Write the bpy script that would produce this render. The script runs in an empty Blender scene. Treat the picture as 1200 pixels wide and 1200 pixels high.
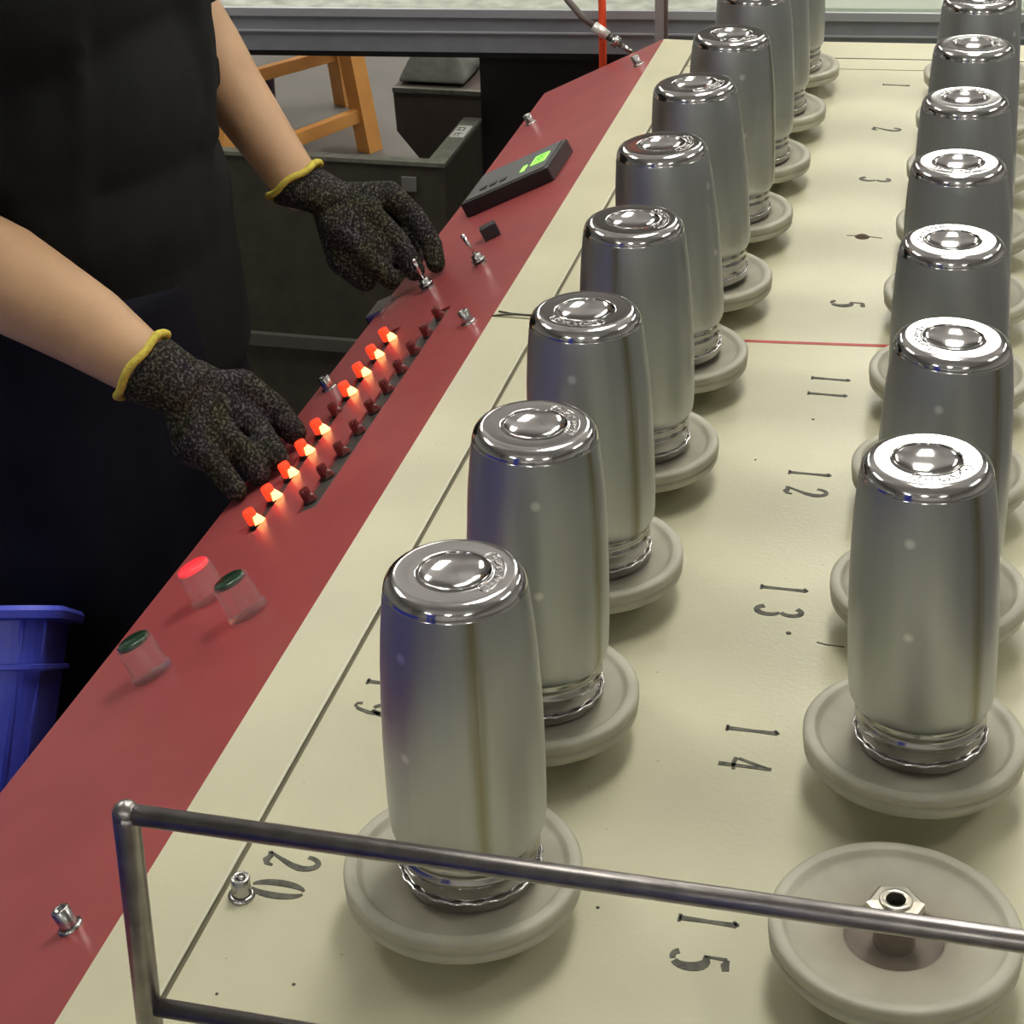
import bpy, bmesh, math, random
from math import sin, cos, pi, radians
from mathutils import Vector, Matrix
random.seed(7)
S = bpy.context.scene
COL = S.collection

# ------------------------------------------------------------------ camera
def set_camera():
    p, y, r = 0.3581, -0.2527, -0.0291
    f0 = Vector((sin(y), cos(y), 0)); rt = Vector((cos(y), -sin(y), 0)); up = Vector((0, 0, 1))
    fw = f0*cos(p) - up*sin(p); u = up*cos(p) + f0*sin(p)
    X = rt*cos(r) + u*sin(r); Y = u*cos(r) - rt*sin(r); Z = -fw
    cam = bpy.data.cameras.new('camera'); o = bpy.data.objects.new('camera', cam); COL.objects.link(o)
    M = Matrix((X, Y, Z)).transposed().to_4x4(); M.translation = Vector((0.29358, -0.96864, 1.70328))
    o.matrix_world = M
    cam.sensor_fit = 'HORIZONTAL'; cam.sensor_width = 36; cam.lens = 70.487
    cam.shift_x = 0.0; cam.shift_y = -0.3108; cam.clip_start = 0.02; cam.clip_end = 100
    S.camera = o
set_camera()
# ------------------------------------------------------------------ world, exposure
w = bpy.data.worlds.new('world'); S.world = w; w.use_nodes = True
w.node_tree.nodes['Background'].inputs[0].default_value = (.8, .85, .9, 1)
w.node_tree.nodes['Background'].inputs[1].default_value = 0.12
S.view_settings.view_transform = 'Standard'; S.view_settings.look = 'None'
S.view_settings.gamma = 1; S.view_settings.use_curve_mapping = False
S.view_settings.exposure = 0.50
LAMP = 12.5          # radiance of the ceiling lamps
LAMPC = (1.0, .975, .885, 1)

# ------------------------------------------------------------------ materials
MATS = {}
def mat(name, col, rough=.5, metal=0., noise=0., nscale=20., bump=0., bscale=200., coat=0., emit=None, estr=0.,
        trans=0., ior=1.45, alpha=1., aniso=0., extra=None, sss=0., coord='Object', col2=None, spec=.5):
    if name in MATS: return MATS[name]
    m = bpy.data.materials.new(name); m.use_nodes = True; nt = m.node_tree; b = nt.nodes['Principled BSDF']
    b.inputs['Base Color'].default_value = (*col, 1); b.inputs['Roughness'].default_value = rough
    b.inputs['Metallic'].default_value = metal; b.inputs['Coat Weight'].default_value = coat
    b.inputs['Coat Roughness'].default_value = .12; b.inputs['Transmission Weight'].default_value = trans
    b.inputs['IOR'].default_value = ior; b.inputs['Alpha'].default_value = alpha; b.inputs['Anisotropic'].default_value = aniso
    b.inputs['Specular IOR Level'].default_value = spec
    if sss: b.inputs['Subsurface Weight'].default_value = sss; b.inputs['Subsurface Radius'].default_value = (.01, .004, .002)
    if emit: b.inputs['Emission Color'].default_value = (*emit, 1); b.inputs['Emission Strength'].default_value = estr
    tc = nt.nodes.new('ShaderNodeTexCoord')
    if noise:
        n = nt.nodes.new('ShaderNodeTexNoise'); n.inputs['Scale'].default_value = nscale; n.inputs['Detail'].default_value = 6
        nt.links.new(tc.outputs[coord], n.inputs['Vector'])
        rp = nt.nodes.new('ShaderNodeValToRGB'); rp.color_ramp.elements[0].position = .3; rp.color_ramp.elements[1].position = .7
        c2 = col2 or tuple(c*(1-noise) for c in col)
        rp.color_ramp.elements[0].color = (*c2, 1); rp.color_ramp.elements[1].color = (*col, 1)
        nt.links.new(n.outputs['Fac'], rp.inputs['Fac']); nt.links.new(rp.outputs['Color'], b.inputs['Base Color'])
    if bump:
        n2 = nt.nodes.new('ShaderNodeTexNoise'); n2.inputs['Scale'].default_value = bscale; n2.inputs['Detail'].default_value = 3
        nt.links.new(tc.outputs[coord], n2.inputs['Vector'])
        bp = nt.nodes.new('ShaderNodeBump'); bp.inputs['Strength'].default_value = bump; bp.inputs['Distance'].default_value = .002
        nt.links.new(n2.outputs['Fac'], bp.inputs['Height']); nt.links.new(bp.outputs['Normal'], b.inputs['Normal'])
    if extra: extra(nt, b, tc)
    MATS[name] = m; return m

def speck(nt, b, tc):
    # dark grit on the paint
    v = nt.nodes.new('ShaderNodeTexVoronoi'); v.inputs['Scale'].default_value = 42
    nt.links.new(tc.outputs['Object'], v.inputs['Vector'])
    n = nt.nodes.new('ShaderNodeTexNoise'); n.inputs['Scale'].default_value = 9
    nt.links.new(tc.outputs['Object'], n.inputs['Vector'])
    mth = nt.nodes.new('ShaderNodeMath'); mth.operation = 'MULTIPLY'; mth.inputs[1].default_value = .075
    nt.links.new(n.outputs['Fac'], mth.inputs[0])
    lt = nt.nodes.new('ShaderNodeMath'); lt.operation = 'LESS_THAN'
    nt.links.new(v.outputs['Distance'], lt.inputs[0]); nt.links.new(mth.outputs[0], lt.inputs[1])
    mx = nt.nodes.new('ShaderNodeMixRGB'); mx.inputs[2].default_value = (.22, .19, .13, 1)
    f = nt.nodes.new('ShaderNodeMath'); f.operation = 'MULTIPLY'; f.inputs[1].default_value = .45
    nt.links.new(lt.outputs[0], f.inputs[0]); nt.links.new(f.outputs[0], mx.inputs[0])
    src = b.inputs['Base Color'].links[0].from_socket; nt.links.new(src, mx.inputs[1]); nt.links.new(mx.outputs[0], b.inputs['Base Color'])

def flaskskin(nt, b, tc):
    # lengthwise weld line, two small spot marks and faint streaks of the brushed shell, in the flask's own coordinates
    N = nt.nodes.new; L = nt.links.new
    sx = N('ShaderNodeSeparateXYZ'); L(tc.outputs['Object'], sx.inputs[0])
    def M(op, a=None, bb=None, v0=None, v1=None):
        n = N('ShaderNodeMath'); n.operation = op
        if a is not None: L(a, n.inputs[0])
        elif v0 is not None: n.inputs[0].default_value = v0
        if bb is not None: L(bb, n.inputs[1])
        elif v1 is not None: n.inputs[1].default_value = v1
        return n.outputs[0]
    at = M('ARCTAN2', sx.outputs['Y'], sx.outputs['X'])
    ab = M('ABSOLUTE', at)
    mr = N('ShaderNodeMapRange'); L(ab, mr.inputs[0]); mr.inputs[1].default_value = .03; mr.inputs[2].default_value = .15; mr.inputs[3].default_value = 1; mr.inputs[4].default_value = 0
    ns = N('ShaderNodeTexNoise'); ns.inputs['Scale'].default_value = 1; mp = N('ShaderNodeMapping'); mp.inputs['Scale'].default_value = (160, 160, 6)
    L(tc.outputs['Object'], mp.inputs[0]); L(mp.outputs[0], ns.inputs[0])
    w1 = M('MULTIPLY', mr.outputs[0], M('MULTIPLY', ns.outputs['Fac'], v1=1.5))
    # bright core of weld
    cr = N('ShaderNodeMapRange'); L(ab, cr.inputs[0]); cr.inputs[1].default_value = .012; cr.inputs[2].default_value = .028; cr.inputs[3].default_value = 1; cr.inputs[4].default_value = 0
    c = N('ShaderNodeMixRGB'); c.inputs[1].default_value = (.58, .595, .61, 1); c.inputs[2].default_value = (.30, .28, .15, 1); L(w1, c.inputs[0])
    c2 = N('ShaderNodeMixRGB'); c2.inputs[2].default_value = (.36, .34, .24, 1); L(c.outputs[0], c2.inputs[1]); L(M('MULTIPLY', cr.outputs[0], v1=.7), c2.inputs[0])
    # spots
    prev = c2.outputs[0]
    for (a, z) in ((-1.0, .166), (-.98, .10)):
        d = N('ShaderNodeVectorMath'); d.operation = 'DISTANCE'; L(tc.outputs['Object'], d.inputs[0]); d.inputs[1].default_value = (.0465*cos(a), .0465*sin(a), z)
        m2 = N('ShaderNodeMapRange'); L(d.outputs['Value'], m2.inputs[0]); m2.inputs[1].default_value = .002; m2.inputs[2].default_value = .0045; m2.inputs[3].default_value = 1; m2.inputs[4].default_value = 0
        mm = N('ShaderNodeMixRGB'); mm.inputs[2].default_value = (1, 1, 1, 1); L(prev, mm.inputs[1]); L(m2.outputs[0], mm.inputs[0]); prev = mm.outputs[0]
    # streak variation
    mp2 = N('ShaderNodeMapping'); mp2.inputs['Scale'].default_value = (60, 60, 4); L(tc.outputs['Object'], mp2.inputs[0])
    n3 = N('ShaderNodeTexNoise'); n3.inputs['Scale'].default_value = 1; L(mp2.outputs[0], n3.inputs[0])
    hv = N('ShaderNodeMixRGB'); hv.blend_type = 'MULTIPLY'; hv.inputs[0].default_value = .35; L(prev, hv.inputs[1]); L(n3.outputs['Color'], hv.inputs[2])
    bw = N('ShaderNodeRGBToBW'); L(n3.outputs['Color'], bw.inputs[0]); L(bw.outputs[0], hv.inputs[2])
    L(hv.outputs[0], b.inputs['Base Color'])
    rr = N('ShaderNodeMapRange'); L(n3.outputs['Fac'], rr.inputs[0]); rr.inputs[3].default_value = .36; rr.inputs[4].default_value = .46; L(rr.outputs[0], b.inputs['Roughness'])

def knit(nt, b, tc):
    N = nt.nodes.new; L = nt.links.new
    n = N('ShaderNodeTexNoise'); n.inputs['Scale'].default_value = 340; n.inputs['Detail'].default_value = 2; L(tc.outputs['Object'], n.inputs['Vector'])
    n2 = N('ShaderNodeTexNoise'); n2.inputs['Scale'].default_value = 28; L(tc.outputs['Object'], n2.inputs['Vector'])
    rp = N('ShaderNodeValToRGB'); e = rp.color_ramp.elements
    e[0].position = .38; e[0].color = (.018, .017, .02, 1); e[1].position = .74; e[1].color = (.20, .195, .185, 1)
    x = e.new(.52); x.color = (.040, .038, .037, 1)
    L(n.outputs['Fac'], rp.inputs[0])
    rp2 = N('ShaderNodeValToRGB'); e2 = rp2.color_ramp.elements
    e2[0].position = .35; e2[0].color = (.8, .72, .85, 1); e2[1].position = .62; e2[1].color = (.85, .85, .45, 1)
    L(n2.outputs['Fac'], rp2.inputs[0])
    mx = N('ShaderNodeMixRGB'); mx.blend_type = 'MULTIPLY'; mx.inputs[0].default_value = .8; L(rp.outputs[0], mx.inputs[1]); L(rp2.outputs[0], mx.inputs[2])
    L(mx.outputs[0], b.inputs['Base Color'])
    wv = N('ShaderNodeTexWave'); wv.inputs['Scale'].default_value = 95; wv.inputs['Distortion'].default_value = 3; L(tc.outputs['Object'], wv.inputs['Vector'])
    bp = N('ShaderNodeBump'); bp.inputs['Strength'].default_value = .8; bp.inputs['Distance'].default_value = .0015
    L(wv.outputs['Fac'], bp.inputs['Height']); L(bp.outputs['Normal'], b.inputs['Normal'])

BEIGE  = mat('beige_paint', (.58, .56, .395), .34, noise=.1, nscale=7, col2=(.52, .50, .35), extra=speck, bump=.12, bscale=260, spec=.35)
RED    = mat('red_paint', (.37, .078, .080), .26, noise=.12, nscale=11, bump=.04, bscale=120, spec=.4)
REDEDGE= mat('dark_red_edge', (.2, .03, .03), .4)
BLACK  = mat('black_stencil_paint', (.03, .03, .022), .6, noise=.5, nscale=150, col2=(.13, .125, .09))
REDLINE= mat('red_line_paint', (.5, .07, .06), .5, noise=.3, nscale=60)
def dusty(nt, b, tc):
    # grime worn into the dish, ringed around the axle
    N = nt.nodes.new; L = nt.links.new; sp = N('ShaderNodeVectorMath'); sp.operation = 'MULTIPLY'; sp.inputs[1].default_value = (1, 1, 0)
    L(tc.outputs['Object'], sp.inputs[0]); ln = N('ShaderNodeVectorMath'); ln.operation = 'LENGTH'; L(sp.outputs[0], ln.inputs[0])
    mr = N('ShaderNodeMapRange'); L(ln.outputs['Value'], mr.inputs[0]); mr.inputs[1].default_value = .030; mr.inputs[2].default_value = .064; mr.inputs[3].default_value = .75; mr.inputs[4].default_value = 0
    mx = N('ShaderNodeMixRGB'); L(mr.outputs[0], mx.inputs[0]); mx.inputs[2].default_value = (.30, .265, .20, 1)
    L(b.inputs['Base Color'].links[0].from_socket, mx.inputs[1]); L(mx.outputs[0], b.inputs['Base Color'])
NYLON  = mat('dusty_nylon', (.49, .475, .38), .42, noise=.18, nscale=26, col2=(.37, .355, .28), bump=.06, bscale=90, sss=0, spec=.4, extra=dusty)
NYLOND = mat('nylon_well', (.19, .155, .12), .6, noise=.25, nscale=60)
CHROME = mat('polished_steel', (.66, .64, .64), .11, 1., bump=.03, bscale=25)
SHELL  = mat('brushed_shell', (.42, .42, .425), .34, 1., extra=flaskskin, aniso=.3)
NECK   = mat('neck_steel', (.5, .49, .47), .16, 1.)
STEEL  = mat('plain_steel', (.55, .54, .53), .25, 1., noise=.2, nscale=80)
RODST  = mat('rod_steel', (.42, .39, .38), .36, 1., noise=.3, nscale=90)
DARKST = mat('dark_steel', (.12, .11, .1), .5, .6, noise=.3, nscale=40)
GROOVE = mat('groove_dark', (.05, .045, .03), .8)
SEAM = mat('seam_filler', (.17, .155, .10), .7)
LITE   = mat('groove_light_edge', (.6, .58, .45), .3)
BLKPL  = mat('black_plastic', (.02, .018, .02), .4)
GREYLAB= mat('grey_faceplate', (.12, .12, .12), .45, noise=.2, nscale=200)
GREEND = mat('green_display', (.1, .6, .05), .4, emit=(.25, 1, .08), estr=1.6)
GREENC = mat('dark_green_lens', (.015, .06, .03), .25, noise=.4, nscale=300, coat=.5)
REDC   = mat('lit_red_lens', (.7, .03, .04), .25, emit=(1, .03, .04), estr=.9, coat=.4)
CLEAR  = mat('clear_guard', (.96, .9, .9), .06, trans=.92, ior=1.12, alpha=.45, spec=1.0)
LEDCAP = mat('glowing_red_cap', (.95, .07, .03), .25, emit=(1, .035, .010), estr=1.05, coat=.3)
LEDCORE= mat('glowing_orange_core', (1, .5, .2), .3, emit=(1, .36, .10), estr=3.6)
LEDOFF = mat('unlit_red_cap', (.15, .012, .012), .3, coat=.4)
SKIN   = mat('skin', (.55, .335, .19), .5, noise=.14, nscale=18, bump=.15, bscale=120, sss=.08)
CLOTH  = mat('black_cotton', (.018, .0185, .018), .95, bump=.5, bscale=700, noise=.3, nscale=14, spec=.15)
NAVY   = mat('dark_navy_trousers', (.014, .014, .021), .95, bump=.5, bscale=500, noise=.3, nscale=14, spec=.1)
HAIR   = mat('black_hair', (.012, .01, .009), .5, bump=.8, bscale=300)
SHOE   = mat('black_shoe', (.015, .015, .015), .5)
EYE    = mat('eye', (.05, .03, .02), .15)
LIP    = mat('lip', (.4, .16, .13), .5)
GLOVE  = mat('knit_melange', (.1, .1, .1), .95, extra=knit, spec=.15)
YELLOW = mat('yellow_elastic', (.72, .60, .09), .85, bump=.6, bscale=600, noise=.3, nscale=220)
BLUE   = mat('blue_plastic', (.075, .10, .68), .40, noise=.15, nscale=30, bump=.05, bscale=80)
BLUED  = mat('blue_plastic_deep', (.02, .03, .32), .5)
SLATE  = mat('slate_aluminium', (.285, .30, .34), .42, .35, noise=.15, nscale=30)
SLATEL = mat('slate_lip', (.44, .46, .50), .35, .4)
BENCHT = mat('worn_white_top', (.60, .63, .56), .22, noise=.5, nscale=26, col2=(.34, .36, .31))
RUBBER = mat('black_rubber', (.012, .012, .012), .6)
FLOORM = mat('concrete_floor', (.18, .166, .155), .55, noise=.2, nscale=3, bump=.1, bscale=60)
WALLM  = mat('grey_wall', (.62, .62, .60), .8, noise=.08, nscale=2)
CEILM  = mat('ceiling_paint', (.72, .71, .71), .9)
LAMPM  = mat('lamp_diffuser', (1, 1, 1), .5, emit=LAMPC[:3], estr=LAMP)
CEILFILL  = mat('ceiling_fill_glow', (1, 1, 1), .5, emit=LAMPC[:3], estr=2.8)  # fill glow added to brighten the ceiling
WHITEM = mat('white_enamel', (.7, .7, .68), .4)
WOOD   = mat('orange_wood', (.74, .36, .10), .5, noise=.3, nscale=9, col2=(.56, .25, .06))
WOODD  = mat('dark_wood', (.09, .055, .03), .6, noise=.3, nscale=30)
BINM   = mat('dark_olive_sheet', (.060, .054, .040), .6, .1, noise=.35, nscale=25)
BINRIM = mat('worn_grey_rim', (.20, .20, .165), .5, .2, noise=.4, nscale=60)
BROWNB = mat('brown_box_sheet', (.085, .065, .056), .6, noise=.2, nscale=20)
GREYB  = mat('grey_sacking', (.20, .20, .18), .9, bump=.5, bscale=60, noise=.4, nscale=18)
STICK  = mat('white_sticker', (.55, .56, .52), .5)
ORANGE = mat('orange_red_paint', (.72, .07, .02), .4)
HOSE   = mat('grey_brown_hose', (.16, .14, .13), .4, noise=.2, nscale=60)
PLUM   = mat('dark_plum_plastic', (.035, .02, .035), .5)
MUD    = mat('mud', (.09, .06, .035), .8)

# ------------------------------------------------------------------ geometry helpers
def link(name, me, m, parent=None, smooth=False):
    o = bpy.data.objects.new(name, me); COL.objects.link(o)
    if m is not None:
        for x in (m if isinstance(m, (list, tuple)) else [m]): me.materials.append(x)
    if parent is not None: o.parent = parent
    if smooth:
        for p in me.polygons: p.use_smooth = True
    return o
class MB:
    def __init__(s): s.v = []; s.f = []; s.mi = []; s.sm = []
    def add(s, vs, fs, mi=0, sm=False):
        n = len(s.v); s.v += [tuple(v) for v in vs]; s.f += [tuple(i+n for i in f) for f in fs]; s.mi += [mi]*len(fs); s.sm += [sm]*len(fs); return s
    def box(s, c, d, mi=0, M=None, taper=1.0, bev=0):
        x, y, z = d[0]/2, d[1]/2, d[2]/2; t = taper
        if bev:
            bm = bmesh.new(); bmesh.ops.create_cube(bm, size=1)
            for v in bm.verts: v.co = Vector((v.co.x*d[0]*(t if v.co.z < 0 else 1), v.co.y*d[1]*(t if v.co.z < 0 else 1), v.co.z*d[2]))
            bmesh.ops.bevel(bm, geom=list(bm.edges), offset=bev, segments=2, affect='EDGES', profile=.7)
            vs = [v.co.copy() for v in bm.verts]; fs = [[v.index for v in f.verts] for f in bm.faces]; bm.free()
        else:
            vs = [Vector((sx*x*(t if sz < 0 else 1), sy*y*(t if sz < 0 else 1), sz*z)) for sz in (-1, 1) for sx, sy in ((-1, -1), (1, -1), (1, 1), (-1, 1))]
            fs = [(3, 2, 1, 0), (4, 5, 6, 7), (0, 1, 5, 4), (1, 2, 6, 5), (2, 3, 7, 6), (3, 0, 4, 7)]
        if M is not None: vs = [M @ v for v in vs]
        vs = [v + Vector(c) for v in vs]
        return s.add(vs, fs, mi)
    def lathe(s, prof, n=48, mi=0, M=None, c=(0, 0, 0), sm=True, mis=None):
        vs = []; fs = []
        for (r, z) in prof:
            for k in range(n):
                a = 2*pi*k/n; v = Vector((r*cos(a), r*sin(a), z))
                if M is not None: v = M @ v
                vs.append(v+Vector(c))
        for i in range(len(prof)-1):
            for k in range(n):
                a, b_ = i*n+k, i*n+(k+1) % n
                fs.append((a, b_, b_+n, a+n))
        return s.add(vs, fs, mi, sm)
    def tube(s, pts, r, n=12, mi=0, closed=False, caps=True, sm=True, ry=None):
        pts = [Vector(p) for p in pts]; m = len(pts); vs = []; fs = []
        rs = r if isinstance(r, (list, tuple)) else [r]*m
        prevu = None
        for i, p in enumerate(pts):
            if closed: t = pts[(i+1) % m]-pts[i-1]
            else: t = pts[min(i+1, m-1)]-pts[max(i-1, 0)]
            t.normalize()
            if prevu is None:
                u = t.cross(Vector((0, 0, 1)));
                if u.length < .1: u = t.cross(Vector((1, 0, 0)))
            else: u = prevu - t*prevu.dot(t)
            u.normalize(); prevu = u; v = t.cross(u)
            for k in range(n):
                a = 2*pi*k/n; vs.append(p + u*rs[i]*cos(a) + v*(ry or rs[i])*sin(a))
        R_ = m if closed else m-1
        for i in range(R_):
            j = (i+1) % m
            for k in range(n): fs.append((i*n+k, i*n+(k+1) % n, j*n+(k+1) % n, j*n+k))
        s.add(vs, fs, mi, sm)
        if caps and not closed:
            b0 = len(s.v)-len(vs)
            s.f.append(tuple(b0+k for k in range(n))[::-1]); s.f.append(tuple(b0+(m-1)*n+k for k in range(n))); s.mi += [mi]*2; s.sm += [False]*2
        return s
    def sphere(s, c, r, mi=0, n=12, M=None):
        rx, ry, rz = r if isinstance(r, (tuple, list)) else (r, r, r)
        vs = []; fs = []; m = max(6, n//2+1)
        for i in range(m+1):
            ph = pi*i/m
            for k in range(n):
                a = 2*pi*k/n; v = Vector((rx*max(sin(ph), 1e-4)*cos(a), ry*max(sin(ph), 1e-4)*sin(a), -rz*cos(ph)))
                if M is not None: v = M @ v
                vs.append(v+Vector(c))
        for i in range(m):
            for k in range(n): fs.append((i*n+k, i*n+(k+1) % n, (i+1)*n+(k+1) % n, (i+1)*n+k))
        fs.append(tuple(range(n))[::-1]); fs.append(tuple(m*n+k for k in range(n)))
        return s.add(vs, fs, mi, True)
    def build(s, name, m, parent=None, loc=None):
        me = bpy.data.meshes.new(name); me.from_pydata([tuple(v) for v in s.v], [], s.f); me.update()
        o = link(name, me, m, parent)
        for i, p in enumerate(me.polygons): p.material_index = s.mi[i]; p.use_smooth = s.sm[i]
        bm = bmesh.new(); bm.from_mesh(me); bmesh.ops.recalc_face_normals(bm, faces=bm.faces); bm.to_mesh(me); bm.free()
        if loc is not None: o.location = loc
        return o
def tag(o, label=None, cat=None, group=None, kind=None):
    if label: o['label'] = label
    if cat: o['category'] = cat
    if group: o['group'] = group
    if kind: o['kind'] = kind
    return o
def empty(name, loc, label, cat, group=None, rz=0):
    o = bpy.data.objects.new(name, None); COL.objects.link(o); o.location = loc; o.rotation_euler = (0, 0, rz)
    o.empty_display_size = .05
    return tag(o, label, cat, group)
def dup(root, loc, rot=(0, 0, 0), label=None):
    r = root.copy(); COL.objects.link(r); r.location = loc; r.rotation_euler = rot
    if label: r['label'] = label
    for ch in list(root.children):
        c = ch.copy(); COL.objects.link(c); c.parent = r
        for g in list(ch.children):
            d = g.copy(); COL.objects.link(d); d.parent = c
    return r
def remeshed(name, mb, voxel, m, parent=None, smooth=6, fac=.6):
    me = bpy.data.meshes.new(name+'_raw'); me.from_pydata([tuple(v) for v in mb.v], [], mb.f); me.update()
    o = bpy.data.objects.new(name+'_raw', me); COL.objects.link(o)
    bm = bmesh.new(); bm.from_mesh(me); bmesh.ops.recalc_face_normals(bm, faces=bm.faces); bm.to_mesh(me); bm.free()
    r = o.modifiers.new('r', 'REMESH'); r.mode = 'VOXEL'; r.voxel_size = voxel
    if smooth: sm = o.modifiers.new('s', 'SMOOTH'); sm.iterations = smooth; sm.factor = fac
    dg = bpy.context.evaluated_depsgraph_get(); dg.update()
    out = bpy.data.meshes.new_from_object(o.evaluated_get(dg)); out.name = name
    bpy.data.objects.remove(o); bpy.data.meshes.remove(me)
    return link(name, out, m, parent, smooth=True)
def chain(mb, pts, rs, step=.5):
    """overlapping spheres along a tapered limb"""
    pts = [Vector(p) for p in pts]
    for i in range(len(pts)-1):
        a, b_ = pts[i], pts[i+1]; L = (b_-a).length; n = max(1, int(L/(min(rs[i], rs[i+1])*step))+1)
        for k in range(n+1):
            t = k/n; mb.sphere(a.lerp(b_, t), rs[i]*(1-t)+rs[i+1]*t, n=14)

# ------------------------------------------------------------------ the hall
def quadbox(name, lo, hi, m, kind='structure'):
    c = [(a+b_)/2 for a, b_ in zip(lo, hi)]; d = [b_-a for a, b_ in zip(lo, hi)]
    o = MB().box((0, 0, 0), d).build(name, m, loc=c); o['kind'] = kind; return o
X0, X1, Y0, Y1, ZC = -7.0, 6.0, -6.0, 10.0, 4.6
quadbox('floor', (X0, Y0, -.1), (X1, Y1, 0), FLOORM)
quadbox('ceiling', (X0, Y0, ZC), (X1, Y1, ZC+.1), CEILM)
quadbox('wall_back', (X0-.1, Y1, -.1), (X1+.1, Y1+.1, ZC+.1), WALLM)
quadbox('wall_front', (X0-.1, Y0-.1, -.1), (X1+.1, Y0, ZC+.1), WALLM)
quadbox('wall_left', (X0-.1, Y0, -.1), (X0, Y1, ZC+.1), WALLM)
quadbox('wall_right', (X1, Y0, -.1), (X1+.1, Y1, ZC+.1), WALLM)

# ceiling lamps
LZ = 3.2
def make_lamp():
    t = empty('ceiling_lamp', (0, 0, LZ), 'x', 'lamp', 'ceiling lamps over the machine hall')
    h = MB(); h.box((0, 0, .05), (.56, 1.26, .06), taper=1.0, bev=.01)
    for sx in (-1, 1): h.box((sx*.285, 0, .03), (.012, 1.28, .09))
    for sy in (-1, 1): h.box((0, sy*.635, .03), (.57, .012, .09))
    h.build('housing', WHITEM, t)
    MB().box((0, 0, 0.012), (.52, 1.2, .012)).build('diffuser', LAMPM, t)
    MB().box((0, 0, .088), (.5, 1.18, .012)).build('ceiling_fill_panel', CEILFILL, t)  # added glowing panel on top, lifts the ceiling brightness
    for sy in (-1, 1):
        MB().tube([(0, sy*.5, .08), (0, sy*.5, ZC-LZ)], .004, 6).build('suspension_wire', STEEL, t)
    return t
lamp0 = make_lamp(); first = True
cn = {-2.3: 'left', .22: 'middle', 2.8: 'right'}; rn = {-4.2: 'added as fill far behind the camera', 1.25: 'over the middle of the machine', 4.35: 'beyond the rear bench', 6.1: 'nearest the back wall'}
for lx in (-2.3, .22, 2.8):
    for ly in (-4.2, 1.25, 4.35, 6.1):  # row behind the camera is added as fill light
        lab = 'white hanging panel lamp, %s row, %s' % (cn[lx], rn[ly])
        if first: lamp0.location = (lx, ly, LZ); lamp0['label'] = lab; first = False
        else: dup(lamp0, (lx, ly, LZ), label=lab)

# ------------------------------------------------------------------ work table
TZ = .85
table = empty('machine_table', (.13, .8, 0), 'beige painted machine table with stencilled station numbers', 'table')
def tp(o): o.parent = table; o.matrix_parent_inverse = Matrix.Translation((-.13, -.8, 0)); return o
def skew_plate(name, x0, x1, y0, y1, z0, z1, sk=.085, m=BEIGE):
    # far edge runs slightly askew
    k0 = sk if y0 > 1 else 0
    v = [(x0, y0+(x0+.2)*k0, z0), (x1, y0+(x1+.2)*k0, z0), (x1, y1+(x1+.2)*sk, z0), (x0, y1+(x0+.2)*sk, z0)]
    v += [(a, b_, z1) for a, b_, _ in v]
    return MB().add(v, [(3, 2, 1, 0), (4, 5, 6, 7), (0, 1, 5, 4), (1, 2, 6, 5), (2, 3, 7, 6), (3, 0, 4, 7)]).build(name, m)
tp(skew_plate('table_top', -.1532, .47, -.32, 1.79, TZ-.012, TZ))
tp(skew_plate('rear_plate', -.1525, .47, 1.7935, 1.93, TZ-.012, TZ))
def side(y0, y1): return tp(skew_plate('side_plate', -.209, -.1570, y0, y1, TZ-.012, TZ, sk=0))
side(-.32, .880); side(.8835, 1.9285)
tp(MB().box((-.1548, .8, TZ-.008), (.0046, 2.24, .013)).build('seam_strip', SEAM))
tp(MB().box((-.1575, .8, TZ+.0007), (.0022, 2.2, .0014)).build('seam_edge', LITE))
tp(MB().box((.13, 1.872, TZ+.0005), (.53, .0012, .001), M=Matrix.Rotation(.085, 3, 'Z')).build('score_line', SEAM))
tp(MB().box((.13, .8, .45), (.66, 2.2, .77)).build('cabinet', BEIGE))
for sx, sy in ((-.16, -.26), (.42, -.26), (-.16, 1.86), (.42, 1.86)):
    tp(MB().tube([(sx, sy, 0), (sx, sy, .07)], .03, 12).build('foot', RUBBER))
# hairline cracks / wire by the side plate joint
tp(MB().tube([(-.205, .893, TZ+.001), (-.19, .889, TZ+.0012), (-.175, .889, TZ+.001), (-.15, .890, TZ+.001)], .0011, 5).tube([(-.209, .881, TZ+.001), (-.195, .886, TZ+.0012), (-.187, .8885, TZ+.001)], .0009, 5).build('loose_wire', BLACK))

def flatstroke(mb, pts, z0, z1):
    """pts: (x, y, half width) in table plane -> thin ribbon"""
    P = [Vector((a, b_)) for a, b_, _ in pts]; n = len(P); L_ = []; R_ = []
    for i in range(n):
        t = (P[min(i+1, n-1)]-P[max(i-1, 0)]).normalized(); nn = Vector((-t.y, t.x)); h = pts[i][2]
        L_.append(P[i]+nn*h); R_.append(P[i]-nn*h)
    vs = [(p.x, p.y, z1) for p in L_]+[(p.x, p.y, z1) for p in R_]+[(p.x, p.y, z0) for p in L_]+[(p.x, p.y, z0) for p in R_]
    fs = []
    for i in range(n-1):
        fs += [(i, i+1, n+i+1, n+i), (2*n+i, 2*n+i+1, i+1, i), (n+i, n+i+1, 3*n+i+1, 3*n+i)]
    fs += [(0, n, 3*n, 2*n), (n-1, 3*n-1, 4*n-1, 2*n-1)]
    mb.add(vs, fs)
def arc(cx, cy, rx, ry, a0, a1, n, w0, w1=None, mid=None):
    out = []
    for i in range(n+1):
        t = i/n; a = radians(a0+(a1-a0)*t); wd = w0+((w1 if w1 is not None else w0)-w0)*t
        if mid is not None: wd += (mid-wd)*sin(pi*t)
        out.append((cx+rx*cos(a), cy+ry*sin(a), wd))
    return out
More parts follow.
